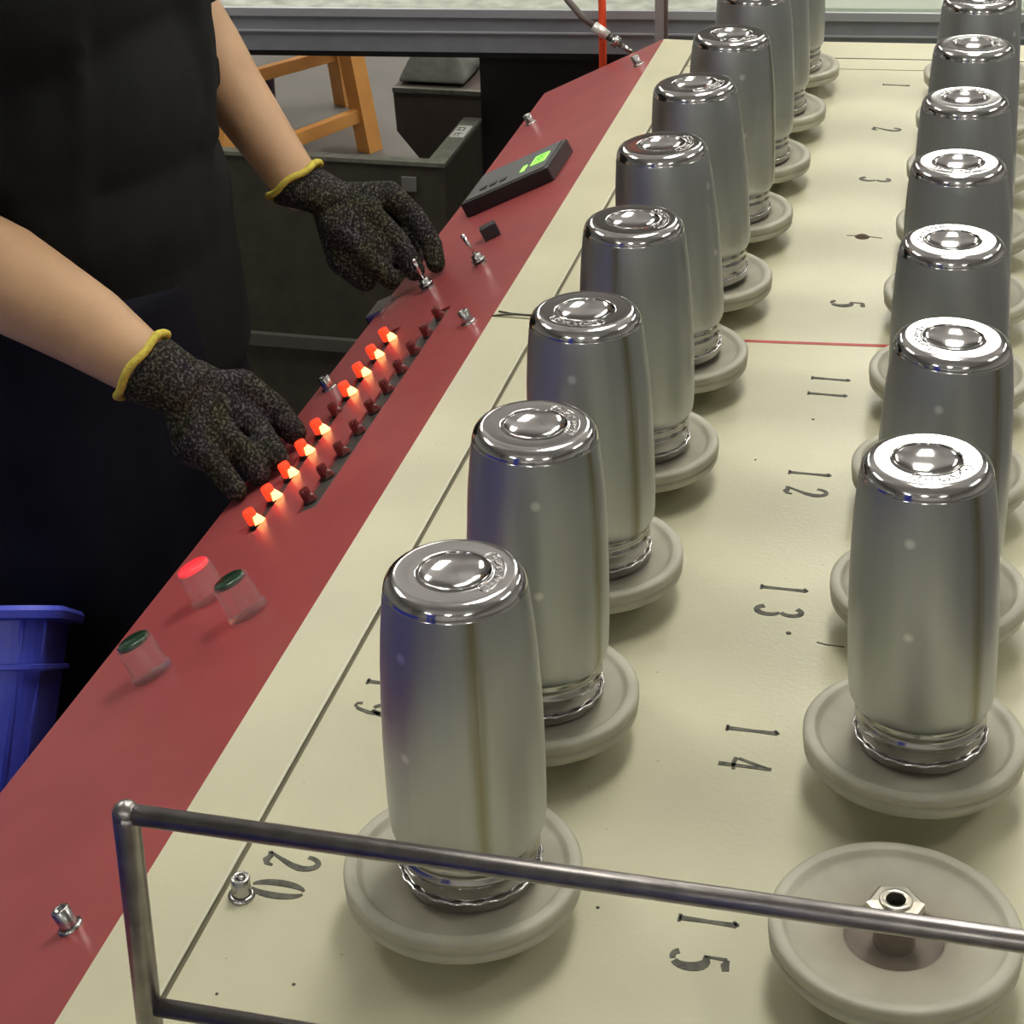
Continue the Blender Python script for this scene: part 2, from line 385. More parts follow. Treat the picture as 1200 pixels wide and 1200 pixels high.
# digits: box 0.55 wide, 1 high; x right, y up
DIG = {
 '1': [[(.28, .02, .05), (.28, .5, .035), (.28, .96, .05)], [(.16, .03, .025), (.40, .03, .025)], [(.16, .9, .02), (.28, .965, .035), (.31, .97, .02)]],
 '2': [arc(.28, .72, .2, .24, 175, -10, 9, .035, .06)+[(.40, .5, .05), (.22, .25, .03), (.08, .06, .02)], [(.06, .05, .03), (.2, .09, .045), (.34, .05, .06), (.46, .09, .04), (.5, .2, .02)]],
 '3': [arc(.26, .74, .19, .21, 150, -70, 9, .05, .04, .055), arc(.26, .28, .21, .24, 70, -155, 10, .03, .055, .06)],
 '4': [[(.36, .02, .05), (.36, .5, .035), (.36, .98, .04)], [(.33, .9, .02), (.2, .6, .03), (.08, .36, .03)], [(.05, .31, .035), (.3, .29, .035), (.52, .31, .03)]],
 '5': [[(.46, .93, .05), (.3, .90, .06), (.14, .93, .03)], [(.13, .92, .03), (.12, .56, .022)], [(.12, .55, .02)]+arc(.24, .33, .24, .27, 118, -60, 10, .03, .05, .085), arc(.22, .17, .16, .11, -60, -170, 5, .04, .05)],
 '9': [arc(.28, .68, .2, .27, 80, -80, 9, .03, .03, .06), arc(.26, .68, .19, .27, 100, 262, 9, .03, .03, .055), [(.47, .58, .045), (.45, .35, .045), (.34, .12, .035), (.22, .03, .022), (.12, .06, .03), (.10, .15, .035)]],
 '0': [arc(.27, .5, .2, .46, 78, -78, 10, .02, .02, .065), arc(.25, .5, .2, .46, 102, 258, 10, .02, .02, .065)],
}
def numeral(txt, x0, ys, label, H=.038, W=.75):
    # top of the figures points to +X, reading towards -Y
    for ch, yc in zip(txt, ys):
        mb = MB()
        for st in DIG[ch]:
            flatstroke(mb, [(x0+b_*H, yc-(a-.27)*H*W, wd*H*1.15) for a, b_, wd in st], TZ-.0005, TZ+.0004)
        o = tp(mb.build('numeral', BLACK)); o['label'] = label if len(txt) == 1 else 'figure %s of the %s' % (ch, label)
X_ = .131
numeral('1', X_, [1.749], 'small black stencilled figure 1')
numeral('2', X_, [1.556], 'small black stencilled figure 2')
numeral('3', X_, [1.362], 'small black stencilled figure 3')
numeral('5', X_, [.979], 'small black stencilled figure 5')
numeral('11', X_, [.796, .762], 'black stencilled number 11')
numeral('12', X_, [.603, .571], 'black stencilled number 12')
numeral('13', X_, [.411, .378], 'black stencilled number 13')
numeral('14', X_, [.221, .182], 'black stencilled number 14')
numeral('15', X_-.001, [.022, -.013], 'black stencilled number 15')
numeral('20', -.1405, [.022, -.006], 'black stencilled number 20')
numeral('19', -.136, [.224, .192], 'black stencilled number 19')
# the painted-over 4: a blot with a thin line, pen marks, drips
mb = MB(); flatstroke(mb, [(.132, 1.172, .0006), (.15, 1.174, .001), (.172, 1.170, .0006)], TZ, TZ+.0004)
mb.lathe([(.0001, TZ+.003), (.003, TZ+.0028), (.006, TZ+.0015), (.0085, TZ)], 14, c=(.1495, 1.171, 0)); tp(mb.build('paint_blot', MUD))
mb = MB(); flatstroke(mb, [(.1825, .341, .0004), (.19, .339, .0007), (.2036, .3385, .0007)], TZ, TZ+.0004)
for (a, b_, r) in ((.1605, .349, .0022), (-.083, -.083, .0012), (.142, .708, .0015), (-.125, -.1, .001), (.08, .02, .0012), (-.02, .33, .001), (.1, .62, .001)):
    mb.lathe([(.0001, TZ+.0005), (r, TZ+.0004), (r, TZ)], 8, c=(a, b_, 0))
tp(mb.build('paint_specks', BLACK))
mb = MB(); flatstroke(mb, [(.03, .866, .0022), (.09, .871, .0028), (.14, .876, .0026), (.2, .882, .003), (.30, .89, .0028)], TZ, TZ+.0004)
tp(mb.build('red_line', REDLINE))
# steel stand-off by number 20
def standoff(name, P, nrm, label, group='small steel stand-off nuts', sc=1.2):
    M = nrm.to_track_quat('Z', 'Y').to_matrix()
    mb = MB(); n = 6
    h = .0125*sc
    mb.lathe([(.0072*sc, 0), (.0072*sc, .0015*sc), (.0056*sc, .002*sc)], 16, M=M)
    mb.lathe([(.0052*sc, .002*sc), (.0052*sc, h-.0006), (.0046*sc, h), (.0028*sc, h), (.0026*sc, h-.006*sc)], 12, M=M)
    t = mb.build(name, [STEEL], loc=P)
    k = MB(); k.lathe([(.0001, h-.005*sc), (.0027*sc, h-.005*sc)], 10, M=M); k.build('bore', GROOVE, t)
    return tag(t, label, 'nut', group)
UP = Vector((0, 0, 1))
standoff('standoff_nut', (-.1415, -.0165, TZ), UP, 'steel stand-off nut on the beige table beside the number 20')

# ------------------------------------------------------------------ control console (red sloping panel)
PH = radians(27)
PN = Vector((-sin(PH), 0, cos(PH))); PS = Vector((-cos(PH), 0, -sin(PH)))      # normal, down-slope
def PP(s, y, h=0): return Vector((-.209, 0, TZ)) + PS*s + Vector((0, y, 0)) + PN*h
PM = Matrix((PS, Vector((0, -1, 0)), PN)).transposed()       # local x down-slope, z along the normal
if PM.determinant() < 0: PM = Matrix((PS, Vector((0, 1, 0)), PN)).transposed()
console = empty('control_console', (-.32, .8, 0), 'red painted sloping control console along the left side of the table', 'console')
def cp(o): o.parent = console; o.matrix_parent_inverse = Matrix.Translation((.32, -.8, 0)); return o
edge = [(-.32, .245), (.176, .240), (.545, .228), (1.0, .218), (1.45, .210), (1.90, .212)]
# panel with two slots (rows of lamps) cut in by building it from strips
def strip_panel():
    mb = MB(); SL = [(.151, .163, .525, .985), (.084, .106, .528, .985)]
    ys = sorted(set([e[0] for e in edge]+[.525, .528, .985, 1.93]))
    def smax(y):
        for (a, s0), (b_, s1) in zip(edge, edge[1:]):
            if a <= y <= b_: return s0+(s1-s0)*(y-a)/(b_-a)
        return edge[-1][1]
    T = .003
    for y0, y1 in zip(ys, ys[1:]):
        cuts = [0]
        for (a, b_, c, d) in sorted(SL):
            if y0 >= c-1e-6 and y1 <= d+1e-6: cuts += [a, b_]
        segs = list(zip(cuts[0::2], cuts[1::2]+[None]))
        for (sa, sb) in segs:
            p = [PP(sa, y0), PP(smax(y0) if sb is None else sb, y0), PP(smax(y1) if sb is None else sb, y1), PP(sa, y1)]
            q = [x-PN*T for x in p]
            mb.add(p+q, [(0, 1, 2, 3), (7, 6, 5, 4), (0, 1, 5, 4), (1, 2, 6, 5), (2, 3, 7, 6), (3, 0, 4, 7)])
    return mb
cp(strip_panel().build('control_panel', RED))
# body under the panel
def body():
    mb = MB(); A = PP(.0, 0, -.004); B = PP(.203, 0, -.004)
    prof = [(A.x, A.z), (B.x, B.z), (B.x, B.z-.10), (-.30, .55), (-.30, .06), (-.215, .06), (-.215, A.z-.01)]
    n = len(prof); vs = [(x, -.3, z) for x, z in prof]+[(x, 1.922, z) for x, z in prof]
    fs = [tuple(range(n)), tuple(range(2*n-1, n-1, -1))]+[(i, (i+1) % n, n+(i+1) % n, n+i) for i in range(n)]
    return mb.add(vs, fs)
cp(body().build('console_body', RED))
cp(MB().box((-.25, .8, .03), (.06, 2.1, .06)).build('plinth', BLKPL))
for s0, s1, ya, yb in ((.151, .163, .525, .985), (.084, .106, .528, .985)):
    cp(MB().box(PP((s0+s1)/2, (ya+yb)/2, -.0036), (s1-s0+.006, yb-ya+.01, .001), M=PM).build('slot_bed', DARKST))

def ledmesh(lit):
    mb = MB(); n = 20
    # ribbed cap: fluted cylinder leaning on the slot, dome core showing at the foot
    prof = [(.0052, .0), (.0058, .003), (.0058, .0135), (.0050, .0155), (.0001, .0158)]
    vs = []; fs = []
    for i, (r, z) in enumerate(prof):
        for k in range(n*2):
            a = pi*k/n; rr = r*(1+(.07 if k % 4 < 2 else -.07)*(1 if i < 4 else 0)); vs.append(PM @ Vector((rr*cos(a)*.9, rr*sin(a), z)))
    N_ = 2*n
    for i in range(len(prof)-1):
        for k in range(N_): fs.append((i*N_+k, i*N_+(k+1) % N_, (i+1)*N_+(k+1) % N_, (i+1)*N_+k))
    mb.add(vs, fs, 0, False)
    core = MB()
    vs = [Vector(v) for v in ((-.0105, -.003, .0005), (-.0105, .003, .0005), (-.003, .0062, .0005), (-.003, -.0062, .0005), (-.004, -.004, .0085), (-.004, .004, .0085), (-.0085, 0.0015, .006), (-.0085, -.0015, .006))]
    core.add([PM @ v for v in vs], [(0, 1, 2, 3), (0, 1, 6, 7), (1, 2, 5, 6), (2, 3, 4, 5), (3, 0, 7, 4), (4, 5, 6, 7)])
    base = MB(); base.lathe([(.0001, -.003), (.0066, -.003), (.0066, .0012), (.0058, .0016)], 20, M=PM)
    return mb, core, base
def make_led(lit):
    t = empty('indicator_lamp', (0, 0, 0), 'x', 'indicator lamp', 'glowing red indicator lamps in the left slot' if lit else 'unlit red indicator lamps in the right slot')
    a, b_, c = ledmesh(lit)
    a.build('cap', LEDCAP if lit else LEDOFF, t)
    b_.build('lamp_core' if lit else 'lens_wedge', LEDCORE if lit else LEDOFF, t)
    c.build('collar', BLKPL, t)
    return t
ledY = [.543, .589, .634, .680, .725, .812, .858, .903, .948]
ordl = ['nearest the camera', 'second from the near end', 'third from the near end', 'beside the gloved fingertips, fourth from near end', 'last one before the gap', 'first one beyond the gap', 'second beyond the gap', 'third beyond the gap', 'farthest one, by the far glove']
l0 = make_led(True)
for i, y in enumerate(ledY):
    lab = 'glowing red indicator lamp on the red panel, ' + ordl[i]
    if i == 0: l0.location = PP(.158, y, 0); l0['label'] = lab
    else: dup(l0, PP(.158-.0035*(i/8), y, 0), label=lab)
l1 = make_led(False)
ordn = ['first', 'second', 'third', 'fourth', 'fifth', 'sixth', 'seventh', 'eighth', 'ninth', 'tenth']
for i in range(10):
    y = .553+i*.0452; lab = 'unlit dark red indicator lamp in the slot nearer the table, %s from the near end' % ordn[i]
    s_ = .102-.010*i/9
    if i == 0: l1.scale = (.86, .86, .86)
    if i == 0: l1.location = PP(s_, y, -.002); l1['label'] = lab
    else: dup(l1, PP(s_, y, -.002), label=lab)
d = dup(l1, PP(.156, .770, -.002), label='unlit dark red indicator lamp filling the gap in the glowing row'); d['group'] = 'unlit lamp in the left slot'

# push buttons with clear guards
def button(s, y, lens, label, h=.032, r=.0158):
    t = empty('push_button', PP(s, y, 0), label, 'button', 'push buttons with clear collars')
    MB().lathe([(.0001, 0.0005), (r+.0018, .0005), (r+.0018, .004), (r, .005)], 28, M=PM).build('bezel', CLEAR, t)
    MB().lathe([(r, .004), (r, h-.001), (r-.0006, h), (r-.0014, h), (r-.0016, h-.004), (r-.0016, .004)], 32, M=PM).build('guard', CLEAR, t)
    mb = MB(); mb.lathe([(r-.0018, h-.0025), (r-.0018, h+.0002), (r-.003, h+.0012), (.0001, h+.0014)], 32, M=PM); mb.build('button_cap', lens, t)
    MB().lathe([(r-.003, h-.0025), (.0001, h-.0025)], 20, M=PM).lathe([(.0045, .001), (.0045, h-.0025)], 16, M=PM).build('stem', CLEAR, t)
    return t
button(.146, .409, REDC, 'red lit push button with clear collar, farthest of the three')
button(.079, .348, GREENC, 'green push button with clear collar right beside the red one')
button(.152, .296, GREENC, 'green push button with clear collar standing alone near the blue crate')

# meter
def meter():
    t = empty('digital_meter', PP(.105, 1.385, 0), 'black rectangular digital meter with a green lit display', 'meter')
    def B(name, s0, s1, y0, y1, h0, h1, m, bev=0):
        c = PP((s0+s1)/2, (y0+y1)/2, (h0+h1)/2) - t.location
        return MB().box(c, (s1-s0, y1-y0, h1-h0), M=PM, bev=bev).build(name, m, t)
    B('case', .044, .174, 1.345, 1.460, 0, .020, BLKPL, .003)
    B('faceplate', .050, .168, 1.351, 1.454, .020, .0212, GREYLAB)
    dsp = B('display', .058, .079, 1.385, 1.420, .0212, .0218, GREEND)
    for k, yy in enumerate((1.395, 1.409)):       # dark digits on the display
        c = PP(.068, yy, .0221)-t.location
        mb = MB()
        for (a, b_, w_, h_) in ((0, -.004, .012, .0012), (0, .004, .012, .0012), (-.006, 0, .0012, .008), (0, 0, .0012, .008), (.006, 0, .0012, .008)):
            mb.box(c+PS*a+Vector((0, b_, 0)), (w_, h_, .0004), M=PM)
        mb.build('digit', BLKPL, dsp)
    B('label_strip', .086, .092, 1.375, 1.398, .0212, .0217, GREEND)
    for k in range(3): B('key', .112+.015*k, .121+.015*k, 1.37, 1.38, .0212, .0225, BLKPL)
    return t
meter()
def square_knob(s, y, label):
    t = empty('selector_knob', PP(s, y, 0), label, 'knob', 'black square selector knobs')
    R_ = PM @ Matrix.Rotation(radians(20), 3, 'Z')
    MB().box(PN*.008, (.021, .021, .016), M=R_, bev=.0015).build('knob_body', BLKPL, t)
    MB().box(PN*.0163 + (R_ @ Vector((0, .006, 0))), (.0018, .008, .0008), M=R_).build('pointer', GREYLAB, t)
square_knob(.094, 1.203, 'black square selector knob between the meter and the toggle switch')
square_knob(.178, 1.205, 'black square selector knob touching the far glove')
def toggle(s, y, lean, label):
    t = empty('toggle_switch', PP(s, y, 0), label, 'switch', 'steel toggle switches'); t.scale = (1.25, 1.25, 1.25)
    MB().lathe([(.0075, 0), (.0075, .0025), (.0062, .0028)], 6, M=PM, sm=False).lathe([(.0062, .0028), (.0048, .003), (.0048, .010), (.0042, .011), (.0001, .011)], 18, M=PM).build('nut', STEEL, t)
    MB().lathe([(.0068, .0045), (.0068, .0062), (.0048, .0064), (.0048, .0045)], 18, M=PM).build('ring', STEEL, t)
    a = PN*.010; b_ = PN*.030+PS*lean[0]+Vector((0, lean[1], 0))
    MB().tube([a, a.lerp(b_, .6), b_], [.0014, .0018, .0024], 10).sphere(b_, .0026).build('lever', CHROME, t)
toggle(.080, 1.100, (.004, .004), 'steel toggle switch between the square knob and the beige table')
toggle(.150, 1.092, (-.001, -.001), 'steel toggle switch held between the far glove fingers')
standoff('standoff_nut', PP(.043, -.045), PN, 'steel stand-off nut on the near end of the red panel')
standoff('standoff_nut', PP(.189, 1.753), PN, 'steel stand-off nut on the outer edge of the red panel beyond the meter')
standoff('standoff_nut', PP(.033, .893), PN, 'steel stand-off nut on the red panel by the end of the lamp slot')
standoff('standoff_nut', PP(.200, .862), PN, 'steel stand-off nut on the outer edge of the red panel between the two gloves')
standoff('standoff_nut', PP(.022, 1.822), PN, 'steel stand-off nut at the far tip of the red panel')
cp(MB().box(PP(.214, 1.085, -.004), (.022, .05, .02), M=PM, bev=.002).build('edge_latch', STEEL))

# ------------------------------------------------------------------ turning discs
DZ = .888; RD = .0736; PITCH = .19; BX = .2616
def make_disc():
    t = empty('turning_disc', (0, 0, DZ), 'x', 'disc', 'round nylon turning discs on the beige table')
    pr = [(.0285, -.014), (.0290, -.0100), (.0310, -.0092), (.0420, -.0078), (.0540, -.0056), (.0610, -.0040), (.0636, -.0028), (.0650, -.0006), (.0664, 0), (.0705, 0), (.0726, -.0006), (RD, -.0020), (RD, -.0072), (.0724, -.0079), (.0722, -.0086), (.0733, -.0093), (.0729, -.0148), (.0715, -.0165), (.030, -.0165), (.020, -.0165)]
    MB().lathe(pr, 72).build('disc_plate', NYLON, t)
    MB().lathe([(.0001, -.0140), (.0285, -.0140)], 40).build('well', NYLOND, t)
    # hex nut with bored spindle standing proud of the dish
    R0 = .0168; zb, zt = .0075, .0150
    mb = MB(); mb.lathe([(.010, zb), (R0*.92, zb), (R0, zb+.001), (R0, zt-.0012), (R0*.88, zt), (.0098, zt+.0003)], 6, sm=False)
    mb.build('hex_nut', NUTM, t)
    MB().lathe([(.0098, zt), (.0098, zt+.0012), (.0088, zt+.0020), (.0062, zt+.0020), (.0058, zt+.0014)], 24).build('spindle', NUTM, t)
    MB().lathe([(.0125, -.0140), (.0120, -.010), (.0112, .002), (.0112, zb)], 28).build('spindle_cone', NYLOND, t)
    MB().lathe([(.0001, zt-.006), (.0056, zt-.006), (.0058, zt+.0015)], 16).build('bore', GROOVE, t)
    MB().lathe([(.034, -.0165), (.034, -.022), (.022, -.025), (.022, -.0375)], 32).build('hub', DARKST, t)
    return t
NUTM = mat('dull_bright_nut', (.66, .62, .52), .3, 1.)
d0 = make_disc()
sideA = [20, 19, 18, 17, 16, 10, 9, 8, 7, 6]; sideB = [15, 14, 13, 12, 11, 5, 4, 3, 2, 1]
far = ['nearest the steel rail', 'second from the steel rail', 'third from the steel rail', 'fourth from the steel rail', 'fifth from the steel rail', 'sixth from the steel rail', 'seventh from the steel rail', 'eighth from the steel rail', 'ninth from the steel rail', 'farthest from the steel rail']
for k in range(10):
    lab = 'off white nylon disc under a steel flask, left row, ' + far[k]
    if k == 0: d0.location = (0, 0, DZ); d0['label'] = lab
    else: dup(d0, (0, k*PITCH, DZ), (0, 0, k*.5), lab)
    lab = 'empty dished nylon disc with a bare hex nut, beside number 15' if k == 0 else 'off white nylon disc under a steel flask, right row, ' + far[k]
    dup(d0, (BX, k*PITCH, DZ), (0, 0, .15 if k == 0 else k*.8), lab)

# ------------------------------------------------------------------ steel flasks (upside down)
def make_flask():
    t = empty('steel_flask', (0, 0, DZ), 'x', 'flask', 'upturned steel flasks on the turning discs')
    # body
    body = [(.0432, .0255), (.0456, .0270), (.0472, .0305), (.0480, .036), (.0485, .050), (.0487, .075), (.0486, .095), (.0481, .120), (.0470, .145), (.0456, .165), (.0441, .180), (.0432, .1885), (.0425, .1935)]
    MB().lathe(body, 96).build('body', SHELL, t)
    MB().lathe([(.0425, .1935), (.0421, .1941), (.0422, .1950), (.0418, .1966), (.0411, .1984), (.0400, .2001), (.0385, .2016), (.0366, .2026), (.0345, .2031), (.0325, .2030), (.0290, .2029), (.0240, .2028), (.0210, .2029), (.0214, .2027), (.0208, .2022), (.0190, .2008), (.0150, .1992), (.0100, .1982), (.0050, .1977), (.0020, .1976), (.0001, .1976)], 96).build('base_cap', CHROME, t)
    MB().lathe([(.0434, .0255), (.0424, .0250), (.0421, .0240), (.0432, .0222), (.0432, .0206), (.0420, .0190), (.0419, .0165), (.0433, .0148), (.0435, .0132), (.0422, .0115), (.0419, .0050), (.0427, .0022), (.0418, .0008), (.0416, -.0062)], 96).build('neck', NECK, t)
    # knurled rolled lip at the mouth
    mb = MB(); pts = []
    for k in range(120):
        a = 2*pi*k/120; rr = .0437+.0004*(1 if (k//3) % 2 else -1); pts.append((rr*cos(a), rr*sin(a), .0012))
    mb.tube(pts, .0010, 8, closed=True); mb.build('rolled_lip', CHROME, t)
    # embossed arc of worn marks on the base
    rnd = random.Random(3); mb = MB(); zt = .2029
    a0, a1 = radians(-42), radians(42)
    for rr in (.0222, .0300):
        mb.tube([(rr*cos(a0+(a1-a0)*i/24), rr*sin(a0+(a1-a0)*i/24), zt) for i in range(25)], .0005, 6)
    for aa in (a0, a1):
        mb.tube([((.0222+.0039*(1-cos(pi*i/6)))*cos(aa+(.12*sin(pi*i/6))*(1 if aa > 0 else -1)), (.0222+.0039*(1-cos(pi*i/6)))*sin(aa+(.12*sin(pi*i/6))*(1 if aa > 0 else -1)), zt) for i in range(7)], .0005, 6)
    for k in range(9):
        ac = radians(-37+k*9.2); er = Vector((cos(ac), sin(ac), 0)); et = Vector((-sin(ac), cos(ac), 0)); c = er*.0261+Vector((0, 0, zt))
        for j in range(3):
            p = c+er*rnd.uniform(-.0026, .0026)+et*rnd.uniform(-.0014, .0014); q = c+er*rnd.uniform(-.0026, .0026)+et*rnd.uniform(-.0014, .0014)
            mb.tube([p, (p+q)/2+Vector((0, 0, .0002)), q], .00045, 6)
    mb.build('embossed_marks', CHROME, t)
    return t
f0 = make_flask()
tiltA = [.4, 1.3, -.4, 0, -3.0, -2.5, .6, .4, -.5, .3]; tiltB = [0, -.1, 2.4, .1, -.6, -.7, .1, .3, 0, 0]
weldA = [-63, -20, -35, -100, 40, 100, -10, 60, 150, 20]; weldB = [0, -42, -40, 120, -170, 60, 150, 30, 80, 100]
fA = ['nearest the steel rail, by number 20', 'second from the steel rail, by number 19', 'third from the steel rail', 'fourth from the steel rail', 'fifth from the steel rail', 'sixth from the steel rail', 'seventh from the steel rail', 'eighth from the steel rail', 'ninth from the steel rail', 'tenth, nearest the rear bench']
fB = ['', 'nearest the camera, by number 14', 'second, by number 13', 'third, by number 12', 'fourth, by number 11', 'fifth, just beyond the red line, by number 5', 'sixth, by the brown blot', 'seventh, by number 3', 'eighth, by number 2', 'ninth, by number 1']
FO = (.0040, .0035)
markA = [8, 28, -95, 12, 0, -35, -60, 20, 60, 90]; markB = [0, -60, 200, 150, -90, 100, 40, -30, 0, 0]
def setmark(t, m, wd):
    for c in t.children:
        if c.name.startswith('embossed_marks'): c.rotation_euler = (0, 0, radians(m-wd))
    return t
def frot(tilt, wz):
    tilt -= 1.15; tilt = max(-3.8, tilt)
    return (Matrix.Rotation(radians(tilt), 3, 'Y') @ Matrix.Rotation(radians(wz), 3, 'Z')).to_euler()
for k in range(10):
    lab = 'upturned steel flask in the left row, ' + fA[k]
    if k == 0: f0.rotation_euler = frot(tiltA[0], weldA[0]); f0.location = (FO[0], FO[1], DZ); f0['label'] = lab; setmark(f0, markA[0], weldA[0])
    else: setmark(dup(f0, (FO[0], k*PITCH+FO[1], DZ+(.0022 if tiltA[k] < -2 else 0)), frot(tiltA[k], weldA[k]), lab), markA[k], weldA[k])
    if k > 0: setmark(dup(f0, (BX+FO[0], k*PITCH+FO[1], DZ), frot(tiltB[k], weldB[k]), 'upturned steel flask in the right row, ' + fB[k]), markB[k], weldB[k])

# ------------------------------------------------------------------ steel rod rail in the foreground
rail = empty('rod_rail', (-.09, -.25, TZ), 'bare steel rod guard rail across the near end of the table', 'rail')
def rp(o): o.parent = rail; o.matrix_parent_inverse = Matrix.Translation((.09, .25, -TZ)); return o
xL, zT, zB = -.0905, 1.098, .983
rp(MB().tube([(xL, -.25, TZ), (xL, -.25, zT-.004), (xL+.001, -.25, zT+.001)], .0066, 16).sphere((xL, -.25, zT), .0068).build('post', RODST))
rp(MB().tube([(xL, -.25, zT), (.72, -.25, zT)], .0050, 14).build('top_bar', RODST))
rp(MB().tube([(xL, -.25, zB), (.72, -.25, zB)], .0046, 14).build('lower_bar', RODST))
rp(MB().tube([(.72, -.25, zT), (.72, -.25, .0)], .0066, 14).build('post', RODST))
rp(MB().lathe([(.0001, TZ+.003), (.018, TZ+.003), (.018, TZ)], 20, c=(xL, -.25, 0)).build('foot_plate', RODST))

# ------------------------------------------------------------------ worker
person = empty('person', (-.70, .97, 0), 'person in black T-shirt and dark trousers pressing panel switches with knitted gloves', 'person')
def hp(o, par=None):
    o.parent = person; o.matrix_parent_inverse = Matrix.Translation((.70, -.97, 0)); return o
NW = Vector((-.4973, .66, .8663)); FW = Vector((-.5055, 1.12, .8892))
NE = Vector((-.7676, .76, .9412)); FE = Vector((-.672, 1.2, 1.09))
NS = Vector((-.79, .79, 1.22)); FS = Vector((-.72, 1.16, 1.30))
NR0, NR1, NR2 = (-.4339, .66, .8074), (-.4040, .655, .7900), (-.3860, .645, .7720)
NP0, NP1, NP2 = (-.4455, .635, .8033), (-.4200, .63, .7820), (-.4000, .62, .7660)
NX0, NX1 = (-.4511, .642, .7980), (-.4260, .650, .7780)
FT0, FT1, FT2 = (-.4567, 1.095, .8546), (-.4160, 1.095, .8150), (-.3900, 1.100, .7860)
FX0, FX1 = (-.4480, 1.10, .8100), (-.4230, 1.10, .7840)
HN = dict(w=NW, w2=(-.4654, .665, .8474),
  i=[(-.4248, .715, .8299), (-.3944, .72, .8045), (-.3734, .715, .783)],
  m=[(-.4291, .69, .8160), (-.402, .69, .7960), (-.3720, .660, .7830)],
  r=[NR0, NR1, NR2],
  p=[NP0, NP1, NP2],
  t=[(-.4712, .71, .8394), (-.4402, .75, .7990), (-.3945, .745, .7720)], x=[NX0, NX1])
HF = dict(w=FW, w2=(-.4691, 1.12, .8765),
  i=[(-.4262, 1.125, .8623), (-.3890, 1.125, .8260), (-.3660, 1.115, .7940)],
  m=[(-.4072, 1.16, .8699), (-.3766, 1.16, .8425), (-.3531, 1.148, .8138), (-.3452, 1.135, .7960)],
  r=[(-.4216, 1.19, .8535), (-.3954, 1.19, .8173), (-.3805, 1.16, .7870)],
  p=[(-.4435, 1.215, .8338), (-.4219, 1.21, .7990), (-.4086, 1.18, .7760)],
  t=[FT0, FT1, FT2], x=[FX0, FX1], web=[(-.445, 1.110, .856), (-.418, 1.108, .832), (-.398, 1.110, .808)])
def hand(mb, H, g=0.):
    """palm and five fingers as tapered chains"""
    w_, w2 = Vector(H['w']), Vector(H['w2'])
    pal = w_.lerp(w2, .9)
    for k, r in (('i', .0138), ('m', .0138), ('r', .0130), ('p', .0122)):
        P = [Vector(q) for q in H[k]]
        base = w2.lerp(P[0], .05)
        chain(mb, [base, base.lerp(P[0], .6), P[0]], [.0175+g, .0155+g, r+.0015+g])
        rs = [r+.001+g]+[r-.0012*(j+1)+g for j in range(len(P)-1)]
        chain(mb, P, rs)
    X = [Vector(q) for q in H['x']]; chain(mb, [w2]+X, [.022+g, .019+g, .013+g])      # heel and thenar mass of the palm
    # webs between the knuckles
    K = [Vector(H[k][0]) for k in 'imrp']
    for a, b_ in zip(K, K[1:]): chain(mb, [a.lerp(w2, .12), b_.lerp(w2, .12)], [.0125+g, .012+g])
    for a, b_ in zip(K, K[1:]): chain(mb, [a.lerp(w2, .5), b_.lerp(w2, .5)], [.0145+g, .0145+g])
    if 'web' in H: chain(mb, [Vector(q) for q in H['web']], [.017+g, .014+g, .009+g])
    P = [Vector(q) for q in H['t']]; chain(mb, [w2, P[0].lerp(w2, .3), P[0], P[1], P[2]], [.018+g, .0165+g, .0150+g, .0125+g, .0105+g])
def make_body():
    mb = MB()
    mb.sphere((-.70, .97, .88), (.11, .16, .12), n=20); mb.sphere((-.705, .97, 1.0), (.10, .14, .14), n=20); mb.sphere((-.715, .97, 1.15), (.11, .16, .15), n=20)
    chain(mb, [NS, Vector((-.745, .97, 1.27)), FS], [.055, .07, .055])
    chain(mb, [(-.735, .97, 1.27), (-.70, .97, 1.40)], [.06, .052])
    # head, bent towards the hands
    mb.sphere((-.665, .97, 1.505), (.088, .073, .098), n=24); mb.sphere((-.625, .97, 1.455), (.055, .052, .058), n=16)
    mb.sphere((-.568, .97, 1.480), (.014, .011, .018), n=10); chain(mb, [(-.583, .97, 1.515), (-.567, .97, 1.487)], [.009, .011])
    chain(mb, [(-.578, .955, 1.445), (-.574, .97, 1.443), (-.578, .985, 1.445)], [.008, .010, .008])
    for sy in (-1, 1):
        mb.sphere((-.672, .97+sy*.074, 1.495), (.018, .009, .028), n=12)
        chain(mb, [(-.590, .97+sy*.018, 1.530), (-.598, .97+sy*.045, 1.532)], [.010, .009])
    chain(mb, [NS, NS.lerp(NE, .5), NE], [.057, .052, .053])
    chain(mb, [NE, (-.690, .735, .922), (-.5812, .70, .8900), NW], [.055, .0555, .0440, .0315])
    chain(mb, [FS, FS.lerp(FE, .5), FE], [.052, .046, .042])
    chain(mb, [FE, (-.635, 1.185, 1.035), (-.5959, 1.165, .9846), FW], [.042, .0435, .0405, .030])
    for W, H in ((NW, HN), (FW, HF)):
        chain(mb, [W, H['w2']], [.026, .012]); hand(mb, H, -.0075)
    for y0, yk in ((.885, .865), (1.055, 1.08)):
        chain(mb, [(-.70, y0, .85), (-.685, yk, .47), (-.71, yk, .27), (-.725, yk, .09)], [.085, .056, .052, .038])
        chain(mb, [(-.735, yk, .045), (-.66, yk, .035), (-.58, yk, .028)], [.036, .034, .026])
    return mb
hp(remeshed('body', make_body(), .0062, SKIN, smooth=7))
